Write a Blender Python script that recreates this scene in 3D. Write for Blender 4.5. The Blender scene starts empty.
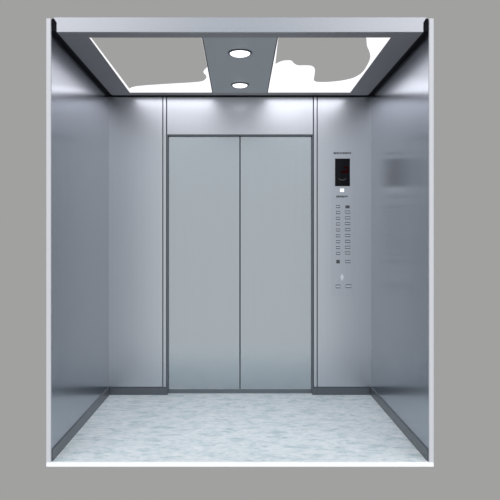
import bpy, bmesh, math, random
from mathutils import Vector, Matrix
from mathutils.geometry import tessellate_polygon
random.seed(7)
S = bpy.context.scene
C = S.collection

# ------------------------------------------------------------------ measures (metres)
EYE = 1.164            # camera height
DIST = 3.20            # camera to the open front of the car
DEPTH = 1.41           # car depth
HALF = 1.0             # half of the clear width
CAN = 2.274            # underside of the suspended ceiling
TOP = 2.350            # top of the walls
F = 605.0
ZB = DIST + DEPTH
def bx_(px): return (px - 240.0) * ZB / F              # back wall: where a measured column stands
def bz_(py): return EYE + (242.0 - py) * ZB / F
def ceil_pt(px, py, h):                                # a point of a level surface at height h
    Z = F * (h - EYE) / (242.0 - py)
    return ((px - 240.0) * Z / F, Z - DIST)

# ------------------------------------------------------------------ materials
def new_mat(name):
    m = bpy.data.materials.new(name); m.use_nodes = True
    nt = m.node_tree
    return m, nt, nt.nodes['Principled BSDF']

def plain(name, col, rough=.5, metal=0., spec=.5):
    m, nt, b = new_mat(name)
    b.inputs['Base Color'].default_value = (*col, 1)
    b.inputs['Roughness'].default_value = rough
    b.inputs['Metallic'].default_value = metal
    b.inputs['Specular IOR Level'].default_value = spec
    return m

def brushed(name, col, rough, metal=1., amp=.06, scale=(70, 70, .5), aniso=.0):
    """stainless steel with fine upright brushing"""
    m, nt, b = new_mat(name)
    N, L = nt.nodes, nt.links
    tc = N.new('ShaderNodeTexCoord'); mp = N.new('ShaderNodeMapping')
    mp.inputs['Scale'].default_value = scale
    L.new(tc.outputs['Object'], mp.inputs['Vector'])
    nz = N.new('ShaderNodeTexNoise'); nz.inputs['Scale'].default_value = 1.0
    nz.inputs['Detail'].default_value = 4; nz.inputs['Roughness'].default_value = .6
    L.new(mp.outputs['Vector'], nz.inputs['Vector'])
    cr = N.new('ShaderNodeValToRGB')
    cr.color_ramp.elements[0].position = .3; cr.color_ramp.elements[1].position = .7
    cr.color_ramp.elements[0].color = (*[c * (1 - amp) for c in col], 1)
    cr.color_ramp.elements[1].color = (*[min(1, c * (1 + amp)) for c in col], 1)
    L.new(nz.outputs['Fac'], cr.inputs['Fac']); L.new(cr.outputs['Color'], b.inputs['Base Color'])
    mr = N.new('ShaderNodeMapRange')
    mr.inputs['To Min'].default_value = rough * (1 - 2*amp); mr.inputs['To Max'].default_value = rough * (1 + 2*amp)
    L.new(nz.outputs['Fac'], mr.inputs['Value']); L.new(mr.outputs['Result'], b.inputs['Roughness'])
    b.inputs['Metallic'].default_value = metal
    if aniso:                                           # highlights spread across the brushing, sideways
        b.inputs['Anisotropic'].default_value = aniso
        tg = N.new('ShaderNodeTangent'); tg.direction_type = 'RADIAL'; tg.axis = 'Z'
        L.new(tg.outputs['Tangent'], b.inputs['Tangent'])
    return m

def emit(name, col, strength):
    m, nt, b = new_mat(name)
    b.inputs['Base Color'].default_value = (.0, .0, .0, 1)
    b.inputs['Specular IOR Level'].default_value = 0
    b.inputs['Emission Color'].default_value = (*col, 1)
    b.inputs['Emission Strength'].default_value = strength
    return m

M = {}
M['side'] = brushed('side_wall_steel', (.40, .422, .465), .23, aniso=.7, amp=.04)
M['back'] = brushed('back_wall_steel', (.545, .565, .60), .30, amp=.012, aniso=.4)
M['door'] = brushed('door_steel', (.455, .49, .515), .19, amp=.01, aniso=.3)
M['canopy'] = brushed('canopy_steel', (.27, .265, .28), .45, metal=.5, amp=.03, scale=(.6, 70, 70))
M['center'] = brushed('canopy_center_steel', (.42, .44, .46), .42, metal=.5, amp=.03, scale=(.6, 70, 70))
M['fascia'] = brushed('fascia_satin', (.42, .425, .45), .26, metal=.9, amp=.02, scale=(.6, 70, 70))
M['frame'] = plain('frame_satin', (.60, .60, .625), .45, .2)
M['lip'] = plain('threshold_polished', (.93, .95, .97), .35)
M['base'] = brushed('skirting_steel', (.13, .145, .16), .35, metal=.6, amp=.05)
M['sill'] = plain('sill_steel', (.16, .18, .195), .4, .5)
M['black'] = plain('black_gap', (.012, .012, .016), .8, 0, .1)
M['gap'] = plain('dark_joint', (.06, .065, .08), .6)
M['jamb'] = plain('shaded_jamb', (.15, .165, .185), .45, .5)  # dark tone stands in for the shade inside the door recess
M['shell'] = plain('outer_shell', (.35, .35, .36), .6, .3)
M['plate'] = brushed('faceplate_steel', (.535, .555, .595), .33, amp=.012, aniso=.4)
M['screen'] = plain('screen_glass', (.005, .005, .007), .1, 0, .12)
M['red'] = emit('red_segments', (.9, .04, .06), .022)
M['greymark'] = emit('grey_screen_mark', (.8, .95, .85), .05)
M['ink'] = plain('dark_lettering', (.02, .022, .03), .6)
M['ring'] = plain('dark_button_ring', (.09, .095, .11), .4, .5)
M['cap'] = plain('button_cap', (.62, .64, .68), .35, .3)
M['led'] = emit('white_led', (.95, .97, 1.), 1.3)
M['silver'] = plain('bright_key_switch', (.80, .82, .85), .3, .3)
M['bezel'] = plain('lamp_bezel', (.06, .06, .075), .3, .6)
M['lens'] = emit('lamp_lens', (.93, .96, 1.), 2.0)
M['white_glow'] = emit('panel_white_glow', (.96, .965, 1.), 1.15)
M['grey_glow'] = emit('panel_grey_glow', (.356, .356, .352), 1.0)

# marble floor
def marble():
    m, nt, b = new_mat('pale_marble')
    N, L = nt.nodes, nt.links
    tc = N.new('ShaderNodeTexCoord')
    def noise(scale, sc, det, rough=.6, dist=0.):
        mp = N.new('ShaderNodeMapping'); mp.inputs['Scale'].default_value = scale
        L.new(tc.outputs['Object'], mp.inputs['Vector'])
        n = N.new('ShaderNodeTexNoise'); n.inputs['Scale'].default_value = sc
        n.inputs['Detail'].default_value = det; n.inputs['Roughness'].default_value = rough
        n.inputs['Distortion'].default_value = dist
        L.new(mp.outputs['Vector'], n.inputs['Vector']); return n
    n1 = noise((.8, 1.7, 1), 9, 8, .68, .6)
    n2 = noise((.7, 1.8, 1), 34, 6, .6, .4)
    r1 = N.new('ShaderNodeValToRGB')
    e = r1.color_ramp.elements
    e[0].position = .36; e[0].color = (.62, .73, .75, 1)
    e[1].position = .62; e[1].color = (.95, .975, .985, 1)
    x = r1.color_ramp.elements.new(.50); x.color = (.87, .93, .945, 1)
    L.new(n1.outputs['Fac'], r1.inputs['Fac'])
    r2 = N.new('ShaderNodeValToRGB')
    e = r2.color_ramp.elements
    e[0].position = .34; e[0].color = (.70, .76, .77, 1)
    e[1].position = .56; e[1].color = (1, 1, 1, 1)
    L.new(n2.outputs['Fac'], r2.inputs['Fac'])
    mx = N.new('ShaderNodeMix'); mx.data_type = 'RGBA'; mx.blend_type = 'MULTIPLY'
    mx.inputs['Factor'].default_value = .8
    L.new(r1.outputs['Color'], mx.inputs['A']); L.new(r2.outputs['Color'], mx.inputs['B'])
    L.new(mx.outputs['Result'], b.inputs['Base Color'])
    b.inputs['Roughness'].default_value = .30; b.inputs['Specular IOR Level'].default_value = .12
    return m
M['marble'] = marble()

# ------------------------------------------------------------------ mesh helpers
def box(bm, x0, x1, y0, y1, z0, z1, mi=0):
    vs = [bm.verts.new(p) for p in ((x0,y0,z0),(x1,y0,z0),(x1,y1,z0),(x0,y1,z0),(x0,y0,z1),(x1,y0,z1),(x1,y1,z1),(x0,y1,z1))]
    for f in ((0,3,2,1),(4,5,6,7),(0,1,5,4),(1,2,6,5),(2,3,7,6),(3,0,4,7)):
        fc = bm.faces.new([vs[i] for i in f]); fc.material_index = mi
def prism(bm, pts, d, mi=0):
    """closed outline (3-D points) pushed along vector d; concave outlines are fine"""
    n = len(pts); a = [Vector(p) for p in pts]; d = Vector(d)
    va = [bm.verts.new(p) for p in a]; vb = [bm.verts.new(p + d) for p in a]
    fs = []
    for t in tessellate_polygon([a]):
        fs.append(bm.faces.new([va[i] for i in t])); fs.append(bm.faces.new([vb[i] for i in reversed(t)]))
    for i in range(n):
        j = (i + 1) % n
        fs.append(bm.faces.new((va[i], vb[i], vb[j], va[j])))
    for f in fs: f.material_index = mi
def lathe(bm, prof, seg=40, mi=0, smooth=True):
    rings = []
    for r, z in prof:
        if r < 1e-6: rings.append([bm.verts.new((0, 0, z))])
        else: rings.append([bm.verts.new((r*math.cos(2*math.pi*k/seg), r*math.sin(2*math.pi*k/seg), z)) for k in range(seg)])
    for a, b in zip(rings, rings[1:]):
        for k in range(seg):
            j = (k + 1) % seg
            if len(a) == 1 and len(b) > 1: f = bm.faces.new((a[0], b[k], b[j]))
            elif len(b) == 1 and len(a) > 1: f = bm.faces.new((a[k], b[0], a[j]))
            else: f = bm.faces.new((a[k], b[k], b[j], a[j]))
            f.material_index = mi; f.smooth = smooth
def obj(name, bm, mats, parent=None, loc=(0,0,0), bevel=0.):
    bmesh.ops.recalc_face_normals(bm, faces=bm.faces[:])
    me = bpy.data.meshes.new(name); bm.to_mesh(me); bm.free()
    for m in (mats if isinstance(mats, (list, tuple)) else [mats]): me.materials.append(m)
    o = bpy.data.objects.new(name, me); C.objects.link(o); o.location = loc
    if parent: o.parent = parent
    if bevel:
        b = o.modifiers.new('bevel', 'BEVEL'); b.width = bevel; b.segments = 2; b.limit_method = 'ANGLE'
    return o
def boxes(name, mat, lst, parent=None, bevel=0., loc=(0,0,0)):
    bm = bmesh.new()
    for b in lst: box(bm, *b)
    return obj(name, bm, mat, parent, loc, bevel)
def struct(o, label=None, cat=None):
    o['kind'] = 'structure'
    if label: o['label'] = label
    if cat: o['category'] = cat
    return o
def tag(o, label, cat, group=None):
    o['label'] = label; o['category'] = cat
    if group: o['group'] = group
    return o
def thing(name, label, cat, loc, group=None):
    o = bpy.data.objects.new(name, None); C.objects.link(o); o.location = loc; o.empty_display_size = .1
    return tag(o, label, cat, group)

T = .024                      # thickness of the wall sheets
# ------------------------------------------------------------------ setting
fl = struct(boxes('floor', M['marble'], [(-HALF, HALF, .012, DEPTH + .10, -.024, 0)]),
            'pale grey-white marbled elevator floor', 'floor')
struct(boxes('trim_threshold', M['lip'], [(-HALF - T, HALF + T, -.004, .012, -.024, 0)], bevel=.002),
       'bright white strip along the front edge of the marbled floor', 'threshold')

for sx, side in ((-1, 'left'), (1, 'right')):
    xa, xb = sorted((sx*HALF, sx*(HALF + T)))
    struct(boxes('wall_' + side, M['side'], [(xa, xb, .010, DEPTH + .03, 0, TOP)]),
           f'brushed stainless steel wall on the {side} side of the elevator car', 'wall')
    struct(boxes('trim_' + side, M['frame'], [(xa, xb, -.004, .010, 0, TOP - .004)], bevel=.002),
           f'slim pale upright edge strip at the front of the {side} wall', 'edge strip')
    xa, xb = sorted((sx*(HALF - .007), sx*(HALF - .0002)))
    struct(boxes('baseboard_' + side, M['base'], [(xa, xb, .012, DEPTH - .010, 0, .060)]),
           f'dark steel baseboard along the foot of the {side} wall', 'baseboard')

# roof of the car, behind the fascia
struct(boxes('ceiling', M['black'], [(-HALF, HALF, .012, DEPTH + .03, TOP - .012, TOP)]), 'black roof of the car above the hung ceiling', 'ceiling')

# back wall: two column panels, two narrow strips and the lintel, on a dark backing
HW, S0, S1, P0 = .556, .562, .586, .5915
wb = struct(boxes('wall_back', M['gap'], [
        (-HALF, -HW - .001, DEPTH + .012, DEPTH + .03, 0, TOP - .013), (HW + .001, HALF, DEPTH + .012, DEPTH + .03, 0, TOP - .013),
        (-HW - .001, HW + .001, DEPTH + .012, DEPTH + .03, 1.984, TOP - .013)]),
        'steel back wall of the car, framing the double doors', 'wall')
for sx, side in ((-1, 'left'), (1, 'right')):
    xa, xb = sorted((sx*P0, sx*(HALF + .002)))
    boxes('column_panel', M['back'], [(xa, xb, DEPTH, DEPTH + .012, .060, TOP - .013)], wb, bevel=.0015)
    xa, xb = sorted((sx*S0, sx*S1))
    boxes('jamb_strip', M['back'], [(xa, xb, DEPTH - .004, DEPTH + .012, .060, TOP - .013)], wb, bevel=.003)
    xa, xb = sorted((sx*.551, sx*(HW + .001)))
    o = boxes('shaded_jamb', M['jamb'], [(xa, xb, DEPTH + .002, DEPTH + .075, .0, 1.984)], wb)
    o['label'] = 'side of the door opening, its shade put into the dark colour'
    xa, xb = sorted((sx*HW, sx*(HALF - .0075)))
    struct(boxes('baseboard_back_' + side, M['base'], [(xa, xb, DEPTH - .006, DEPTH + .012, 0, .058)]),
           f'dark steel baseboard under the panel {side} of the doors', 'baseboard')
boxes('lintel_panel', M['back'], [(-HW, HW, DEPTH, DEPTH + .012, 1.984, TOP - .013)], wb, bevel=.0015)
o = boxes('soffit', M['jamb'], [(-.551, .551, DEPTH + .004, DEPTH + .075, 1.978, 1.984)], wb)
o['label'] = 'underside of the lintel, its shade put into the dark colour'

struct(boxes('trim_back', M['black'], [(-HALF + .001, HALF - .001, DEPTH - .0065, DEPTH - .0055, CAN - .006, CAN + .011)]),  # black strip added in place of the gap's shade on the wall
       'thin black strip standing for the shade along the top of the back wall, under the hung ceiling', 'strip')

# sliding doors, standing back in the opening
DY = DEPTH + .042
struct(boxes('wall_shaft', M['gap'], [(-.70, .70, DY + .040, DY + .055, 0, 2.05)]), 'dark lift shaft side behind the doors', 'wall')
struct(boxes('trim_sill', M['sill'], [(-.5505, .5505, DY + .002, DY + .024, 0, .030)]), 'dark sill strip under the two door leaves', 'sill')
for n, (xa, xb, side) in enumerate(((-.5506, -.0032, 'left'), (.0032, .5506, 'right'))):
    d = boxes('door_%d' % (n + 1), M['door'], [(xa, xb, DY, DY + .022, .0305, 1.977)], bevel=.002)
    struct(d, f'plain brushed steel sliding elevator door leaf, {side} of the centre joint', 'elevator door')

# ------------------------------------------------------------------ suspended ceiling
CX = .969                      # half width of the hung ceiling
YF, YB = .0, DEPTH - .034
PI_, PO = .207, .820           # light panels: inner and outer edge
PF, PB = .086, 1.302           # front and back edge
cn = thing('canopy', 'dark grey metal hung ceiling with a pale front fascia, holding the lamps and light panels', 'hung ceiling', (0, 0, CAN))
bm = bmesh.new()
for s in (-1, 1):
    xa, xb = sorted((s*PO, s*CX)); box(bm, xa, xb, .012, YB, 0, .05)
box(bm, -PO, PO, .012, PF, 0, .05); box(bm, -PO, PO, PB, YB, 0, .05)
obj('border_frame', bm, M['canopy'], cn)
bm = bmesh.new(); box(bm, -PI_ + .006, PI_ - .006, PF, PB, .0, .05)
obj('center_panel', bm, M['center'], cn)['label'] = 'lighter grey middle panel'
bm = bmesh.new()
for s in (-1, 1):
    xa, xb = sorted((s*(PI_ - .006), s*(PI_ + .0))); box(bm, xa, xb, PF, PB, .0025, .05)
obj('joint', bm, M['black'], cn)
bm = bmesh.new()               # fascia: its upper corners flare out towards the walls
prism(bm, [(-CX, -.004, -.001), (CX, -.004, -.001), (CX, -.004, .048), (CX + .018, -.004, .0775), (-CX - .018, -.004, .0775), (-CX, -.004, .048)], (0, .016, 0))
obj('fascia', bm, M['fascia'], cn, bevel=.0015)['label'] = 'pale front fascia'
bm = bmesh.new()
for s in (-1, 1):
    box(bm, *sorted((s*(CX + .0002), s*(HALF - .0004))), .014, YB, .012, .063)
box(bm, -HALF + .0004, HALF - .0004, YB + .0002, DEPTH - .0055, .012, .063)
obj('shadow_gap', bm, M['black'], cn)['label'] = 'black filler standing for the shade in the joint between the hung ceiling and the walls'  # black blocks fill the gap to stand for its shade

PANEL = 2.7
def light_panel(sx, grey, label):
    t = thing('light_panel', label, 'ceiling light', (sx*(PI_ + PO)/2, (PF + PB)/2, CAN), 'light panels in the hung ceiling')
    cx, cy = t.location.x, t.location.y
    w, l = (PO - PI_)/2 - .0008, (PB - PF)/2 - .0008
    bm = bmesh.new(); box(bm, -w, w, -l, l, .0025, .04, 0)
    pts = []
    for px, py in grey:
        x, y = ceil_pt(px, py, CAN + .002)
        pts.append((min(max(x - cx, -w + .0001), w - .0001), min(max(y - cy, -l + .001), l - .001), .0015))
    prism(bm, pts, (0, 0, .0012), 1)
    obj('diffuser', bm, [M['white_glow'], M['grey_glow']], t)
    ld = bpy.data.lights.new('panel_light', 'AREA'); ld.shape = 'RECTANGLE'; ld.size = 2*w; ld.size_y = 2*l
    ld.energy = PANEL; ld.color = (.93, .93, 1.)
    lo = bpy.data.objects.new('panel_lamp', ld); C.objects.link(lo); lo.location = (0, 0, -.002); lo.parent = t
    return t
def smooth(p, k=3):
    """rounds a traced outline (Catmull-Rom)"""
    out = []
    n = len(p)
    for i in range(n - 1):
        a, b, c, d = p[max(i-1, 0)], p[i], p[i+1], p[min(i+2, n-1)]
        for j in range(k):
            t = j / k
            out.append(tuple(.5*((2*b[q]) + (c[q]-a[q])*t + (2*a[q]-5*b[q]+4*c[q]-d[q])*t*t + (3*b[q]-a[q]-3*c[q]+d[q])*t**3) for q in (0, 1)))
    out.append(p[-1]); return out
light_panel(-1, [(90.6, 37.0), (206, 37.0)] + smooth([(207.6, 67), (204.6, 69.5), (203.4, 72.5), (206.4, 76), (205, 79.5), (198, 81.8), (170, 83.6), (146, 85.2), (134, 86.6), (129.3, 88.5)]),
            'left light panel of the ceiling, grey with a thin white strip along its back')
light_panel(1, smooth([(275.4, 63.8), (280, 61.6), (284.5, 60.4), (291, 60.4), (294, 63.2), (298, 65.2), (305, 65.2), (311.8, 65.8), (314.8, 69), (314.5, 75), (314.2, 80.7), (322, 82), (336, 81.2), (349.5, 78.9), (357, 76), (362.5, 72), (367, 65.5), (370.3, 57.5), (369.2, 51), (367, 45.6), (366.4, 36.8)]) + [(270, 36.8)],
            'right light panel of the ceiling, with big white glowing patches')

def downlight(y, r, label):
    t = thing('downlight', label, 'downlight', (0, y, CAN), 'round downlights in the middle of the hung ceiling')
    bm = bmesh.new(); lathe(bm, [(r*.84, -.002), (r*.88, -.005), (r*.95, -.006), (r*1.04, -.003), (r*1.04, -.0003), (r*.84, -.0003)])
    obj('bezel', bm, M['bezel'], t)['label'] = 'dark round rim'
    bm = bmesh.new(); lathe(bm, [(r*.88, -.003), (r*.84, -.008), (r*.70, -.013), (r*.45, -.016), (r*.2, -.0175), (0, -.018)])
    obj('lens', bm, M['lens'], t)['label'] = 'glowing white domed lens'
    ld = bpy.data.lights.new('downlight_beam', 'SPOT'); ld.energy = BEAM; ld.color = (.93, .95, 1.)
    ld.spot_size = math.radians(120); ld.spot_blend = 1.; ld.shadow_soft_size = .05
    lo = bpy.data.objects.new('beam', ld); C.objects.link(lo); lo.location = (0, 0, -.09); lo.parent = t
    return t
BEAM = 2.
downlight(3.55 - DIST, .068, 'nearer round downlight in the middle of the ceiling, by the front fascia')
downlight(4.27 - DIST, .060, 'farther round downlight in the middle of the ceiling, by the doors')

# ------------------------------------------------------------------ control panel
px0, px1, pz0, pz1 = bx_(331.5), bx_(354), bz_(296), bz_(150)
cp = thing('control_panel', 'tall steel button panel with a black display, right of the doors', 'control panel', ((px0+px1)/2, DEPTH, pz0))
ox, oy, oz = cp.location
def cpbox(name, mat, a, b, c, d, y0, y1, parent=cp, bevel=0., off=(0, 0, 0)):
    """a box on the panel between columns a..b and rows c..d"""
    return boxes(name, mat, [(bx_(a) - ox - off[0], bx_(b) - ox - off[0], -y1 - off[1], -y0 - off[1], bz_(d) - oz - off[2], bz_(c) - oz - off[2])], parent, bevel)
cpbox('faceplate', M['plate'], 331.5, 354, 150, 296, .0, .0016, bevel=.0008)
dp = cpbox('display', M['screen'], 335.0, 349.9, 158.6, 186.2, .0016, .0046, bevel=.0015); dp['label'] = 'black display window'
# dim red segments and a faint grey curved mark
bm = bmesh.new()
def seg(a, b, c, d): box(bm, bx_(a)-ox, bx_(b)-ox, -.0052, -.0047, bz_(d)-oz, bz_(c)-oz)
seg(341.0, 348.0, 171.0, 173.0); seg(343.6, 348.0, 166.6, 168.0); seg(346.6, 348.0, 168.0, 171.0)
obj('red_digits', bm, M['red'], dp)['label'] = 'dim red segments'
bm = bmesh.new()
arc = [(342.2 - 4.2*math.cos(t), 177.4 + 3.4*math.sin(t)) for t in [math.pi*k/10 for k in range(1, 10)]]
inn = [(342.2 - 3.6*math.cos(t), 177.2 + 2.3*math.sin(t)) for t in [math.pi*k/10 for k in range(9, 0, -1)]]
prism(bm, [(bx_(x)-ox, -.0047, bz_(y)-oz) for x, y in arc + inn], (0, -.0005, 0))
obj('screen_mark', bm, M['greymark'], dp)['label'] = 'faint grey curved mark'
cpbox('indicator_lamp', M['led'], 340.0, 344.0, 188.6, 191.9, .0016, .0032, bevel=.0012)['label'] = 'small glowing white lamp'
def lettering(x0, x1, yc, h, seed):
    rnd = random.Random(seed); bm = bmesh.new(); x = x0
    while x < x1 - .5:
        w = rnd.uniform(.9, 1.5)
        k = rnd.choice((0, 1, 2))
        t = .5
        def b(a, c, e, g): box(bm, bx_(a)-ox, bx_(c)-ox, -.0021, -.0015, bz_(g)-oz, bz_(e)-oz)
        b(x, x + t, yc - h/2, yc + h/2)
        if k: b(x + w - t, x + w, yc - h/2, yc + h/2)
        if k != 1: b(x + t, x + w, yc - h/2, yc - h/2 + t)
        b(x + t, x + w, yc - t/2, yc + t/2)
        x += w + .45
    return obj('lettering', bm, M['ink'], cp)
lettering(333.6, 351.5, 153.2, 1.9, 3)
lettering(336.3, 347.6, 196.6, 1.9, 5)
def button(xc, yc, w=4.2, h=2.9, cap=True):
    t = cpbox('button', M['ring'], xc - w/2, xc + w/2, yc - h/2, yc + h/2, .0016, .0040, bevel=.0012)
    if cap: cpbox('button_cap', M['cap'], xc - w/2 + .25, xc + w/2 - .25, yc - h/2 + .75, yc + h/2 - .75, .0040, .0066, t, bevel=.001)
    return t
rows = [206.6, 212.5, 218.3, 224.0, 230.0, 235.9, 241.7, 247.6, 253.4]
for i, y in enumerate(rows):
    button(338.0, y, 4.0)
    button(347.6 if i else 347.4, y - (.4 if i else -.3), 5.2 if i else 4.2, cap=bool(i))
button(338.0, 261.6, 3.4, 3.6, cap=False); button(347.8, 261.6, 5.2)
button(338.0, 286.4, 4.6, 3.6); button(348.4, 286.2, 5.8, 3.6)
bm = bmesh.new()
prism(bm, [(bx_(x)-ox, -.0016, bz_(y)-oz) for x, y in ((342, 273.6), (343, 275.6), (343.8, 277), (343, 279), (342.4, 280.6), (341.6, 280.6), (341, 279), (340.2, 277), (341, 275.6))], (0, -.003, 0))
obj('key_switch', bm, M['silver'], cp)['label'] = 'small bright key switch'

# ------------------------------------------------------------------ surroundings: a plain grey hall, brightness added on the side the car opens to, for doors, floor and frame
w = bpy.data.worlds.new('hall'); S.world = w; w.use_nodes = True
nt = w.node_tree; N, L = nt.nodes, nt.links
bg = N['Background']; bg.inputs['Strength'].default_value = 1.
tc = N.new('ShaderNodeTexCoord'); sp = N.new('ShaderNodeSeparateXYZ'); L.new(tc.outputs['Generated'], sp.inputs[0])
mr = N.new('ShaderNodeMapRange'); mr.interpolation_type = 'SMOOTHSTEP'
mr.inputs['From Min'].default_value = .0; mr.inputs['From Max'].default_value = -.75
mr.inputs['To Min'].default_value = 0; mr.inputs['To Max'].default_value = 1
L.new(sp.outputs['Y'], mr.inputs['Value'])
mx = N.new('ShaderNodeMix'); mx.data_type = 'RGBA'
mx.inputs['A'].default_value = (.356, .356, .352, 1)
up = N.new('ShaderNodeMapRange'); up.interpolation_type = 'SMOOTHSTEP'
up.inputs['From Min'].default_value = .05; up.inputs['From Max'].default_value = .55
L.new(sp.outputs['Z'], up.inputs['Value'])
hl = N.new('ShaderNodeMix'); hl.data_type = 'RGBA'
hl.inputs['A'].default_value = (.82, .85, .87, 1); 
# bright areas added overhead to both sides, dimmer between them, to grade the fascia
ab = N.new('ShaderNodeMath'); ab.operation = 'ABSOLUTE'; L.new(sp.outputs['X'], ab.inputs[0])
sd = N.new('ShaderNodeMapRange'); sd.interpolation_type = 'SMOOTHSTEP'
sd.inputs['From Min'].default_value = .0; sd.inputs['From Max'].default_value = .36
L.new(ab.outputs[0], sd.inputs['Value'])
hi = N.new('ShaderNodeMix'); hi.data_type = 'RGBA'
hi.inputs['A'].default_value = (.72, .84, .92, 1); hi.inputs['B'].default_value = (2.7, 2.72, 2.82, 1)
L.new(sd.outputs['Result'], hi.inputs['Factor']); L.new(hi.outputs['Result'], hl.inputs['B'])
L.new(up.outputs['Result'], hl.inputs['Factor']); L.new(hl.outputs['Result'], mx.inputs['B'])
L.new(mr.outputs['Result'], mx.inputs['Factor']); L.new(mx.outputs['Result'], bg.inputs['Color'])

# ------------------------------------------------------------------ camera
cd = bpy.data.cameras.new('camera'); cam = bpy.data.objects.new('camera', cd); C.objects.link(cam)
cam.location = (0, -DIST, EYE); cam.rotation_euler = (math.radians(90), 0, 0)
cd.sensor_width = 36; cd.lens = F / 500 * 36
cd.shift_x = 10/500; cd.shift_y = -8/500
cd.clip_start = .05
S.camera = cam
S.view_settings.view_transform = 'Standard'; S.view_settings.look = 'None'
S.view_settings.exposure = 0; S.view_settings.gamma = 1; S.view_settings.use_curve_mapping = False
